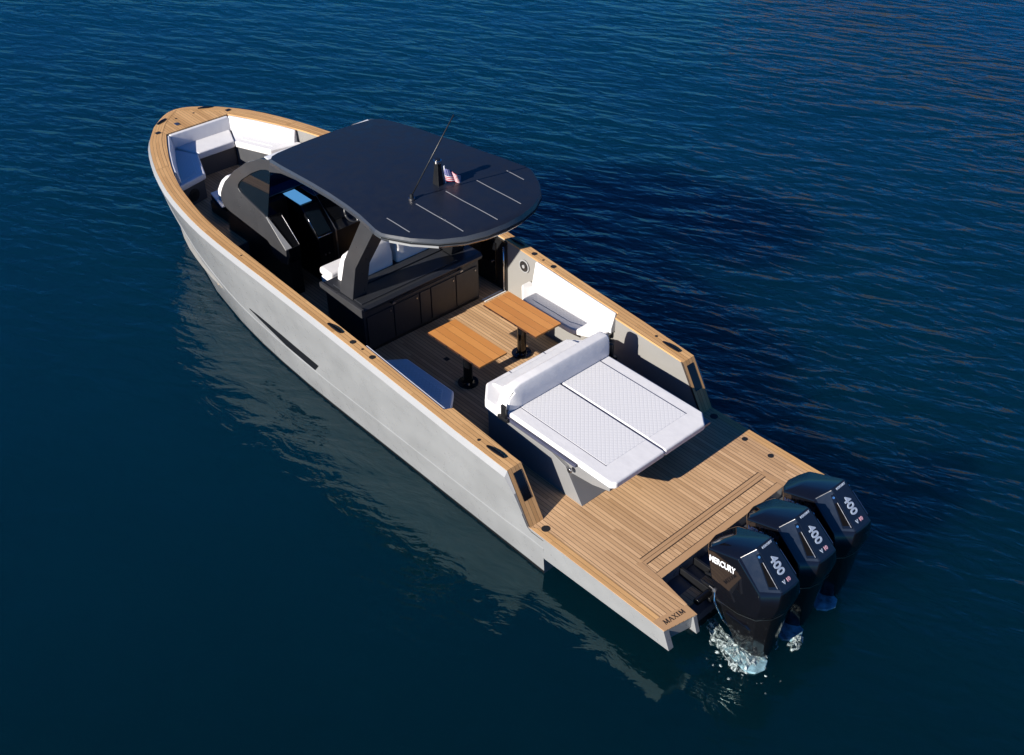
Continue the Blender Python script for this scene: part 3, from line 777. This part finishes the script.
# fairings that join roof and arch on each side
for s in (1, -1):
    top = [(9.66, 3.36), (9.2, 3.42), (8.7, 3.46), (8.2, 3.50), (7.6, 3.53), (7.0, 3.55)]
    low = [(9.66, 3.15), (9.25, 3.28), (8.75, 3.345), (8.25, 3.38), (7.6, 3.43), (7.0, 3.47)]
    rings = []
    for (xa, za), (xb, zb) in zip(top, low):
        rings.append([(xa, s*(interp(-xa, [(-9.66, 1.14), (-8.6, 1.20), (-7, 1.30)])), za), (xb, s*(interp(-xb, [(-9.66, 1.17), (-8.6, 1.19), (-7, 1.24)])), zb), (xb, s*1.05, zb), (xa, s*1.02, za)])
    V, F = loft(rings); ob('roof_fairing', V, F, 'arch', roof, smooth=False)
# headliner grab bar & speaker visible below the roof
# arch side panels
OUT = [(9.64, 3.36), (9.93, 3.29), (10.195, 3.15), (10.46, 3.02), (10.69, 2.856), (10.95, 2.68), (11.16, 2.49), (11.36, 2.32), (11.51, 2.13), (11.60, 1.99), (11.63, 1.84), (11.56, 1.75), (11.36, 1.71), (10.7, 1.67), (10.12, 1.63), (10.04, 1.57), (10.03, 1.44), (9.92, 1.385), (9.75, 1.345), (9.55, 1.385)]
INN = [(9.64, 3.16), (9.80, 3.13), (9.98, 3.06), (10.18, 2.95), (10.35, 2.85), (10.53, 2.72), (10.68, 2.62), (10.80, 2.52), (10.88, 2.43), (10.89, 2.37), (10.86, 2.33), (10.80, 2.30), (10.68, 2.27), (10.40, 2.21), (10.12, 2.15), (10.03, 2.11), (9.92, 2.02), (9.80, 1.92), (9.68, 1.81), (9.52, 1.68)]
for s in (1, -1):
    rings = []
    for i in range(len(OUT)):
        (a, b), (c, e) = OUT[i], INN[i]
        rings.append([(a, s*1.15, b), (c, s*1.15, e), (c, s*1.09, e), (a, s*1.09, b)])
    V, F = loft(rings)
    ar = ob('arch_panel', V, F, 'arch', boat, bev=.010, seg=2)
    gl = [p for p in INN if p[0] > 9.99 or p[1] > 2.9]
    gl = [(9.69, 3.155)]+[p for p in INN[1:16] if True]
    prism('side_window', gl, s*1.118, s*1.126, 'y', 'glass', ar)
    # sloping sill beside the helm
    prism('sill', [(10.04, 2.13), (9.52, 1.69), (9.52, 1.40), (9.9, 1.40), (10.06, 2.0)], s*.86, s*1.088, 'y', 'gloss', boat, bev=.006)
    sn = Vector((-(2.13-1.69), 0, (10.04-9.52))).normalized()
    def sl_(t, off): off += .006; p = Vector((10.04, 0, 2.13)).lerp(Vector((9.52, 0, 1.69)), t)+sn*off; return p
    V, F = [], []
    for t in (0, 1):
        wd = .02 if t == 0 else .12
        for (y, off) in ((1.152, .0), (1.152, .012), (1.152-wd, .012), (1.152-wd, .0)):
            p = sl_(t, off); V.append((p.x, s*y, p.z))
    ob('sill_trim', V, [[0, 1, 2, 3], [7, 6, 5, 4], [0, 4, 5, 1], [1, 5, 6, 2], [2, 6, 7, 3], [3, 7, 4, 0]], 'band', boat)
    V, F = tube_data([(10.0, s*.865, 2.10), (9.52, s*.865, 1.70)], .008, 6); ob('edge_trim', V, F, 'chrome', boat)

# windshield following the arch
rings = []
for (a, b) in [(9.75, 3.31), (9.93, 3.25), (10.195, 3.11), (10.46, 2.97), (10.69, 2.81), (10.95, 2.63), (11.12, 2.46), (11.24, 2.32), (11.30, 2.16)]:
    rings.append([(a-.01, y, b) for y in (-1.085, -.7, 0, .7, 1.085)]+[(a-.03, y, b-.02) for y in (1.085, .7, 0, -.7, -1.085)])
V, F = loft(rings); ob('windshield', V, F, 'glass_front', boat, smooth=False)
# centre console body
con = ob('console', *loft([[(9.56, y, .70), (9.56, y, 1.40), (9.60, y, 1.64), (10.05, y, 2.05), (11.20, y, 2.22), (11.46, y, 2.05), (11.56, y, 1.84), (11.62, y, 1.10), (11.62, y, .70)] for y in (.86, 1.085)]), 'black', boat)
V, F = loft([[(9.62, y, .70), (9.62, y, 1.60), (10.08, y, 2.02), (10.3, y, 2.05), (11.20, y, 2.20), (11.46, y, 2.05), (11.56, y, 1.84), (11.62, y, 1.10), (11.62, y, .70)] for y in (-1.085, .10)])
ob('helm_dash', V, F, 'black', boat)
V, F = loft([[(10.5, y, .70), (10.5, y, 2.09), (11.20, y, 2.195), (11.46, y, 2.045), (11.56, y, 1.835), (11.618, y, 1.10), (11.618, y, .70)] for y in (.10, .86)])
ob('console_front', V, F, 'black', boat)
MAT['dash_sky_tint'] = plain('dash_sky_reflection', (.03, .062, .10), .16, 0, .05, 3, coat=.4)  # blue in the base colour paints the sky reflected through the windshield
box('dash_top', 10.62, 11.0, -1.08, .84, 2.12, 2.15, 'dash_sky_tint', boat, bev=.01)
box('dash_top', 10.15, 10.6, -1.05, .08, 2.10, 2.125, 'dash_sky_tint', boat, bev=.01)
# screen pod
pod = ob('screen_pod', *loft([[(9.58, y, .70), (9.58, y, 1.62), (10.04, y, 2.085), (10.80, y, 2.10), (10.80, y, .70)] for y in (.13, .44)]), 'gloss', boat, bev=.006)
box('display', 10.06, 10.68, .19, .435, 2.099, 2.107, 'screen', pod)
t0, t1 = Vector((10.02, 0, 2.065)), Vector((9.60, 0, 1.645)); nd = Vector((-(.42), 0, .42)).normalized()
def slope_panel(name, ya, yb, ta, tb, mat, par, off=.004):
    a = t0.lerp(t1, ta)+nd*off; b = t0.lerp(t1, tb)+nd*off; a2 = a+nd*.006; b2 = b+nd*.006
    V = [(a.x, ya, a.z), (b.x, ya, b.z), (b.x, yb, b.z), (a.x, yb, a.z), (a2.x, ya, a2.z), (b2.x, ya, b2.z), (b2.x, yb, b2.z), (a2.x, yb, a2.z)]
    return ob(name, V, [[0, 1, 2, 3], [7, 6, 5, 4], [0, 4, 5, 1], [1, 5, 6, 2], [2, 6, 7, 3], [3, 7, 4, 0]], mat, par)
slope_panel('glass_panel', .15, .42, .02, .98, 'glass', pod)
tube('pod_trim', [(9.585, .135, 1.63), (9.585, .44, 1.63)], .007, 'chrome', pod, n=6)
tube('pod_trim', [(9.60, .44, 1.65), (10.03, .44, 2.08)], .005, 'chrome', pod, n=6)
tube('console_rail', [(9.56, .07, .74), (9.56, .07, 1.67), (10.28, .07, 2.32)], .013, 'steel', boat, n=8)
for y in (.33, .25): cyl('switch', (9.58, y, 1.25), (9.565, y, 1.25), .018, 'steel', pod)
# starboard dash with displays, wheel and throttle
hd = bpy.data.objects['helm_dash']
slope_panel('display', -.98, -.52, .05, .75, 'gloss', hd, .01); slope_panel('display', -.42, .02, .05, .75, 'gloss', hd, .01)
wc = Vector((9.42, -.26, 1.98)); wn_ = Vector((-1, 0, .55)).normalized(); a_ = Vector((0, 1, 0)); b_ = wn_.cross(a_)
rim = [tuple(wc+a_*.19*math.cos(t*math.pi/14)+b_*.19*math.sin(t*math.pi/14)) for t in range(29)]
wheel = tube('steering_wheel', rim, .020, 'arch', boat, n=8)
sp_ = []
for k in range(3):
    t = math.pi/2+k*2*math.pi/3; sp_.append(tube_data([tuple(wc), tuple(wc+a_*.19*math.cos(t)+b_*.19*math.sin(t))], .012, 6))
sp_.append(cyl_data(wc, wc-wn_*.10, .035, n=12)); ob('spokes', *merge(sp_), 'steel', wheel)
tube('throttle', [(9.62, -.82, 1.66), (9.50, -.82, 1.86), (9.50, -.74, 1.88)], .018, 'steel', boat)
# overhead grab rail under the roof edge

# aft pillars of the hardtop
for s in (1, -1):
    q = [(7.87, 1.655), (7.51, 1.655), (7.335, 2.33), (6.60, 3.46), (6.94, 3.50), (7.635, 2.36)]
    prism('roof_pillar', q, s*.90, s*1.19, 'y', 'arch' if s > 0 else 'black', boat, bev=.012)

# forward lounge seat on the console front
box('lounge_seat_base', 11.63, 12.44, -.98, .98, 1.201, 1.44, 'black', boat, bev=.01)
box('lounge_seat_cushion', 11.80, 12.50, -.80, .80, 1.44, 1.52, 'white', boat, bev=.03)
for s in (1, -1):
    box('armrest_side', 11.70, 12.46, s*.90-.03, s*.90+.03, 1.43, 1.53, 'black', boat)
    ar_ = prism('lounge_armrest', [(12.50, s*.62), (12.50, s*.92), (11.86, s*1.05), (11.86, s*.94), (12.36, s*.80), (12.36, s*.62)], 1.525, 1.56, 'z', 'white', boat, bev=.015)
for y0, y1 in ((.42, .93), (-.22, .38), (-.93, -.26)):
    prof = [(12.22, 1.50), (12.18, 1.80), (12.03, 2.00), (11.84, 2.15), (11.70, 2.16), (11.66, 1.90), (11.66, 1.50)]
    rings = [[(12.0+(x-12.0)*k, y, 1.5+(z-1.5)*k) for x, z in prof] for y, k in ((y0, .84), (y0+.07, 1), (y1-.07, 1), (y1, .84))]
    V, F = loft(rings); ob('lounge_backrest', V, F, 'white', boat, bev=.03, seg=3)

# ------------------------------------------------------------------ roof fittings
zt = roof_top(6.556, .567)
ant = cyl('antenna_mount', (6.556, .567, zt-.01), (6.556, .567, zt+.10), .045, 'black', roof, r1=.022, n=16)
cyl('mount_collar', (6.556, .567, zt+.004), (6.556, .567, zt+.03), .052, 'steel', ant, n=16)
tube('antenna_whip', [(6.556, .567, zt+.06), (6.44, .48, zt+.35), (5.99, .155, zt+1.42)], .011, 'black', ant, n=6)
zt = roof_top(6.66, -.03)
mast = ob('light_mast', *loft([[(6.66+dx*w_+lean, -.03+dy*w2, z) for dx, dy in ((-1, -1), (1, -1), (1, 1), (-1, 1))] for z, w_, w2, lean in ((zt-.01, .075, .055, 0), (zt+.30, .045, .038, -.01), (zt+.36, .045, .04, -.01))]), 'black', roof, bev=.008)
cyl('mast_light', (6.65, -.03, zt+.36), (6.65, -.03, zt+.41), .062, 'chrome', mast, n=20, bev=.008)
cyl('mast_cap', (6.65, -.03, zt+.41), (6.65, -.03, zt+.425), .045, 'black', mast, n=20)
cyl('flag_staff', (6.60, -.13, zt), (6.60, -.11, zt+.30), .010, 'letter', mast, n=8)
# small flag hanging from its staff
fl = thing('flag', 'small stars and stripes flag flying beside the light mast on the black roof', 'flag', (6.60, -.12, zt))
V, F, uv = [], [], []
NU, NV = 12, 8
for j in range(NV+1):
    for i in range(NU+1):
        u, v = i/NU, j/NV
        x = 6.588-.16*u*.7; y = -.125-.20*u+.018*math.sin(u*9+v*2)
        z = zt+.05+.21*v*(1-.42*u)-.07*u+.0
        V.append((x+.014*math.sin(u*12+v*3), y, z)); uv.append((u, v))
for j in range(NV):
    for i in range(NU): a = j*(NU+1)+i; F.append([a, a+1, a+NU+2, a+NU+1])
fo = ob('flag_cloth', V, F, 'flag', fl, uv=uv, smooth=True)
sm = fo.modifiers.new('thick', 'SOLIDIFY'); sm.thickness = .003

# ------------------------------------------------------------------ tables
def table(xc, yc, label, wid=.57, ln=1.26):
    t = thing('cockpit_table', label, 'table', (xc, yc, DECK), 'pedestal tables in the cockpit')
    TZ = 1.50
    x0, x1 = 4.90, 6.15
    V, F = box_data(-.625, .625, -.285, .285, TZ-DECK-.035, TZ-DECK)
    o = ob('table_top', V, F, 'teak_table', t, uv=[(v[0], v[1]+.288) for v in V], bev=.004, local=True)
    V, F = box_data(-.45, .45, -.20, .20, TZ-DECK-.075, TZ-DECK-.036); ob('table_frame', V, F, 'black', t, local=True)
    for k, x in enumerate((-.46, -.16, .16, .46)):
        V, F = box_data(x-.018, x+.018, .2851, .291, TZ-DECK-.03, TZ-DECK-.008); ob('table_dowel', V, F, 'black', o, local=True)
    V, F = cyl_data((0, 0, .02), (0, 0, TZ-DECK-.075), .075, n=28); ob('pedestal', V, F, 'gloss', t, bev=.004, local=True)
    V, F = cyl_data((0, 0, .0), (0, 0, .025), .17, n=32); ob('pedestal_base', V, F, 'gloss', t, bev=.006, local=True)
    V, F = cyl_data((0, 0, .0251), (0, 0, .05), .10, .082, n=28); ob('pedestal_collar', V, F, 'gloss', t, local=True)
    return t
table(5.525, .445, 'teak topped cockpit table nearer the camera, beside the port side seat')
table(5.53, -.73, 'teak topped cockpit table farther from the camera, beside the sunlit starboard side seat')

# ------------------------------------------------------------------ outboard motors
def motor():
    t = thing('outboard_motor', 'outboard motor', 'outboard motor', (0, .77, 0), 'three outboard motors on the stern')
    L = dict(local=True)
    R0 = [(-.01, 0, .78), (-.04, .20, .77), (-.14, .32, .76), (-.48, .35, .81), (-.74, .33, .88), (-.90, .22, .95), (-.95, .10, .98)]
    R1 = [(.15, 0, 1.10), (.12, .22, 1.10), (.0, .335, 1.10), (-.45, .38, 1.14), (-.80, .355, 1.17), (-.96, .22, 1.19), (-1.0, .10, 1.19)]
    R2 = [(.255, 0, 1.40), (.215, .17, 1.41), (.13, .295, 1.46), (-.34, .31, 1.625), (-.72, .335, 1.33), (-.945, .175, 1.38), (-.955, .08, 1.38)]
    R3 = [(.225, 0, 1.43), (.19, .155, 1.44), (.10, .268, 1.49), (-.345, .278, 1.66), (-.71, .31, 1.355), (-.93, .165, 1.405), (-.935, .08, 1.40)]
    def full(r): return r+[(x, -y, z) for x, y, z in r[::-1] if y > 0]
    rings = [full(R0), full(R1), full(R2), full(R3)]
    V, F = loft(rings, cap=False); n = len(rings[0])
    F.append(list(range(n))[::-1])
    b = 3*n; nm = n
    def P(i): return b+i
    def Q(i): return b+(nm-i) % nm
    k = len(V); V += [(-.47, .14, 1.81), (-.47, -.14, 1.81), (-.02, .09, 1.565), (-.02, -.09, 1.565)]
    F += [[P(0), P(1), k+2], [P(0), k+2, k+3], [P(0), k+3, Q(1)], [P(1), P(2), k+2], [Q(1), k+3, Q(2)], [P(2), P(3), k, k+2], [Q(2), k+3, k+1, Q(3)], [k+2, k, k+1, k+3]]
    fm = [0]*len(F)
    F += [[k, P(3), P(4), P(5)], [k+1, Q(5), Q(4), Q(3)], [k, P(5), Q(5), k+1], [P(5), P(6), Q(6), Q(5)]]; fm += [1, 1, 1, 1]
    cowl = ob('cowl', V, F, None, t, mats=['cowl', 'cowl_panel'], fm=fm, bev=.016, seg=3, local=True)
    # side vents sunk in the aft shoulders
    for s in (1, -1):
        C, Sd, S3_, A_ = Vector((-.47, s*.14, 1.81)), Vector((-.345, s*.278, 1.66)), Vector((-.71, s*.31, 1.355)), Vector((-.93, s*.165, 1.405))
        dn = (A_-C).cross(Sd-C).normalized()
        if dn.y*s < 0: dn = -dn
        def pt(t, q, off): return C.lerp(A_, t).lerp(Sd.lerp(S3_, t), q)+dn*off
        def slab(nm, qs, o0, o1, mat, par, bv=0):
            V2 = [tuple(pt(t, q, o0)) for t, q in qs]+[tuple(pt(t, q, o1)) for t, q in qs]
            return ob(nm, V2, [[0, 1, 2, 3], [7, 6, 5, 4]]+[[i, (i+1) % 4, 4+(i+1) % 4, 4+i] for i in range(4)], mat, par, bev=bv, local=True)
        vf = slab('vent_frame', [(.10, .03), (.10, .20), (.93, .52), (.93, .03)], -.012, .010, 'cowl', cowl, .004)
        slab('vent_slot', [(.30, .09), (.30, .22), (.86, .44), (.86, .09)], .0, .0125, 'void', vf)
        slab('vent_lip', [(.30, .07), (.30, .09), (.90, .09), (.90, .07)], .0, .016, 'steel', vf)
        p0 = pt(.17, .11, .009)
        ob('vent_badge', *cyl_data(p0, p0+dn*.01, .016, n=12), 'chrome', vf, local=True)
    # lower cowl, leg, bracket, gearcase
    S0 = [(-.03, 0, .765), (-.06, .18, .755), (-.15, .295, .745), (-.48, .325, .795), (-.73, .305, .865), (-.88, .20, .935), (-.93, .09, .965)]
    S1 = [(-.16, 0, .54), (-.18, .19, .53), (-.24, .29, .52), (-.50, .32, .53), (-.73, .29, .56), (-.86, .19, .60), (-.90, .08, .62)]
    S2 = [(-.30, 0, .24), (-.32, .15, .24), (-.38, .235, .22), (-.54, .26, .20), (-.72, .23, .19), (-.83, .14, .19), (-.86, .06, .19)]
    S3 = [(-.40, 0, -.15), (-.41, .09, -.15), (-.44, .14, -.15), (-.55, .16, -.15), (-.68, .13, -.15), (-.76, .08, -.15), (-.79, .03, -.15)]
    V, F = loft([full(S3), full(S2), full(S1), full(S0)]); lc = ob('midsection', V, F, 'motor_leg', t, bev=.012, local=True)
    ob('cowl_seam', *loft([full([(x+(.006 if x > -.4 else -.006), y*1.02+.002*(y > 0), z-.010) for x, y, z in R0]), full([(x+(.012 if x > -.4 else -.008), y*1.03+.002*(y > 0), z+.006) for x, y, z in R0])], cap=False), 'steel', t, smooth=True, local=True)
    for s in (1, -1):
        ob('cowl_latch', *cyl_data((-.09, s*.325, .90), (-.09, s*.352, .90), .028, n=16), 'dark_gelcoat', t, bev=.005, local=True)
        ob('side_scoop', *loft([[(-.28, s*.285, .66), (-.62, s*.315, .68), (-.70, s*.29, .60), (-.40, s*.29, .56)], [(-.30, s*.335, .655), (-.61, s*.350, .67), (-.66, s*.33, .61), (-.41, s*.335, .575)]]), 'cowl', t, bev=.008, local=True)
    V, F = merge([box_data(.02, .62, -.16, -.12, .22, .62), box_data(.02, .62, .12, .16, .22, .62), box_data(-.22, .10, -.13, .13, .30, .56),
                  cyl_data((.05, -.24, .52), (.05, .24, .52), .045, n=14), tube_data([(.30, .10, .60), (.12, .14, .66), (-.04, .12, .62)], .022, 8),
                  tube_data([(.34, -.05, .60), (.16, -.02, .68), (-.02, 0, .70)], .022, 8)])
    ob('mount_bracket', V, F, 'black', t, bev=.004, local=True)
    for y0_, y1_ in ((.16, .43), (-.34, -.16)):
        ob('steering_ram', *cyl_data((.10, y0_, .58), (.10, y1_, .58), .05, n=16), 'gloss', t, bev=.006, local=True)
    ob('tilt_tube', *merge([tube_data([(-.02, .23, .80), (-.10, .31, .66), (-.24, .30, .46), (-.34, .22, .30)], .014, 6)]), 'chrome', t, local=True)
    pl = [(-.30, .10), (-.36, .34), (-.62, .40), (-.80, .44), (-.90, .36), (-.945, .22), (-.88, .08), (-.60, .02), (-.40, -.02)]
    V = [(x, y, .022+.012*math.sin(9*x+7*y)) for x, y in pl]+[(x, y, -.03) for x, y in pl]; k = len(pl)
    V.append((-.62, .2, .045)); F = [[i, (i+1) % k, 2*k] for i in range(k)]+[[2*k-1-i for i in range(k)]]+[[i, (i+1) % k, k+(i+1) % k, k+i] for i in range(k)]
    ob('splash_plate', V, F, 'gearcase', t, bev=.008, local=True)
    # lettering
    dwn = Vector((-.46, 0, -.405)).normalized(); pn = Vector((-.405, 0, .46)).normalized()
    base = Vector((-.47, 0, 1.81))
    T = root_loc(t)
    def tx(nm, s_, size, p, right, up, mat, **kw): return text(nm, s_, size, Vector(p)+T, right, up, mat, t, **kw)
    tx('power_number', '400', .17, base+dwn*.31+pn*.004+Vector((0, .01, 0)), dwn, (0, -1, 0), 'letter_grey', sx=1.0, bold=.004)
    tx('engine_mark', 'V', .07, base+dwn*.53+pn*.004+Vector((0, .05, 0)), (0, -1, 0), -dwn, 'letter_grey', bold=.002)
    tx('engine_mark', '10', .07, base+dwn*.53+pn*.004+Vector((0, -.03, 0)), (0, -1, 0), -dwn, 'letter_red', bold=.002)
    tx('maker_line', 'MERCURY', .040, base+dwn*.035+pn*.004+Vector((0, -.02, 0)), (0, -1, 0), -dwn, 'letter_grey', bold=.001)
    from mathutils.bvhtree import BVHTree
    bm = bmesh.new(); bm.from_mesh(cowl.data); bv = BVHTree.FromBMesh(bm); bm.free()
    for s in (1, -1):
        rgt = Vector((-1, 0, .19)) if s > 0 else Vector((1, 0, -.19))
        o = tx('maker_name', 'MERCURY', .118, Vector((-.135, s*.5, 1.395)), rgt, (.19, 0, 1), 'letter', bold=.003, sx=.80)
        for v in o.data.vertices:
            lay = .008 if abs(v.co.y) > .5 else .004
            h = bv.ray_cast(Vector((v.co.x, s*1.0, v.co.z)), Vector((0, -s, 0)))
            if h[0] is not None: v.co.y = h[0].y+s*lay
    return t
m1 = motor()
def copy_tree(o, parent=None):
    c = o.copy(); COL.objects.link(c); c.parent = parent
    for ch in [x for x in bpy.data.objects if x.parent == o]: copy_tree(ch, c)
    return c
bpy.context.view_layer.update()
m2 = copy_tree(m1); m2.location = (0, 0, 0)
m3 = copy_tree(m1); m3.location = (0, -.77, 0)
m1['label'] = 'black outboard motor nearest the camera, with churned water at its foot'
m2['label'] = 'black outboard motor in the middle, between the other two'
m3['label'] = 'black outboard motor farthest from the camera, at the starboard edge of the stern'

# churned water around the port motor's foot
random.seed(4)
def fpoly(pts, name='foam'):
    """a low ragged mound of broken water inside the outline pts"""
    n0 = len(pts); cx_, cy_ = sum(p[0] for p in pts)/n0, sum(p[1] for p in pts)/n0
    fine = []
    for i in range(n0):
        a, b = pts[i], pts[(i+1) % n0]
        for t in (0, .25, .5, .75): fine.append((a[0]+(b[0]-a[0])*t+random.uniform(-.025, .025), a[1]+(b[1]-a[1])*t+random.uniform(-.025, .025)))
    rings = []
    for rad, hz in ((1, .004), (.86, .03), (.66, .05), (.42, .06), (.2, .07)):
        rings.append([(cx_+(x-cx_)*rad+random.uniform(-.012, .012), cy_+(y-cy_)*rad+random.uniform(-.012, .012), hz+(random.uniform(-.02, .045) if rad < 1 else 0)) for x, y in fine])
    V, F = loft(rings, cap=False); F.append([4*len(fine)+i for i in range(len(fine))])
    return V, F
A1 = fpoly([(.15, .90), (.0, 1.02), (-.18, 1.13), (-.37, 1.17), (-.60, 1.27), (-.72, 1.29), (-.82, 1.22), (-.86, 1.10), (-.88, .92), (-.83, .78), (-.70, .80), (-.54, .92), (-.24, .94), (.10, .84)])
A2 = fpoly([(.32, .92), (.42, .72), (.46, .50), (.36, .48), (.26, .62), (.20, .90)])
A3 = fpoly([(-.86, .30), (-.90, .44), (-.98, .50), (-1.02, .38), (-1.0, .24), (-.93, .20)])
A4 = fpoly([(-.62, .44), (-.70, .60), (-.84, .64), (-.80, .52)])
bits = []
for k in range(46):
    a = random.random()*2*math.pi; q = .25+random.random()**1.5*.75
    cx_, cy_ = -.42+math.cos(a)*q*.95, 1.12+math.sin(a)*q*.42
    if cy_ < .98 and cx_ > -.9: continue
    rr0 = random.uniform(.010, .032)
    bits.append(([(cx_+rr0*random.uniform(.6, 1.3)*math.cos(t), cy_+rr0*random.uniform(.6, 1.3)*math.sin(t), .012) for t in (0, 1.1, 2.3, 3.4, 4.6, 5.5)]+[(cx_, cy_, .012+rr0*.6)],
                 [[i, (i+1) % 6, 6] for i in range(6)]))
V, F = merge([A1, A2, A3, A4]+bits)
f1 = ob('foam', V, F, 'foam', None, smooth=False); f1['kind'] = 'stuff'; f1['label'] = 'white churned water around the nearest motor foot'; f1['category'] = 'foam'
print('objects', len(bpy.data.objects))
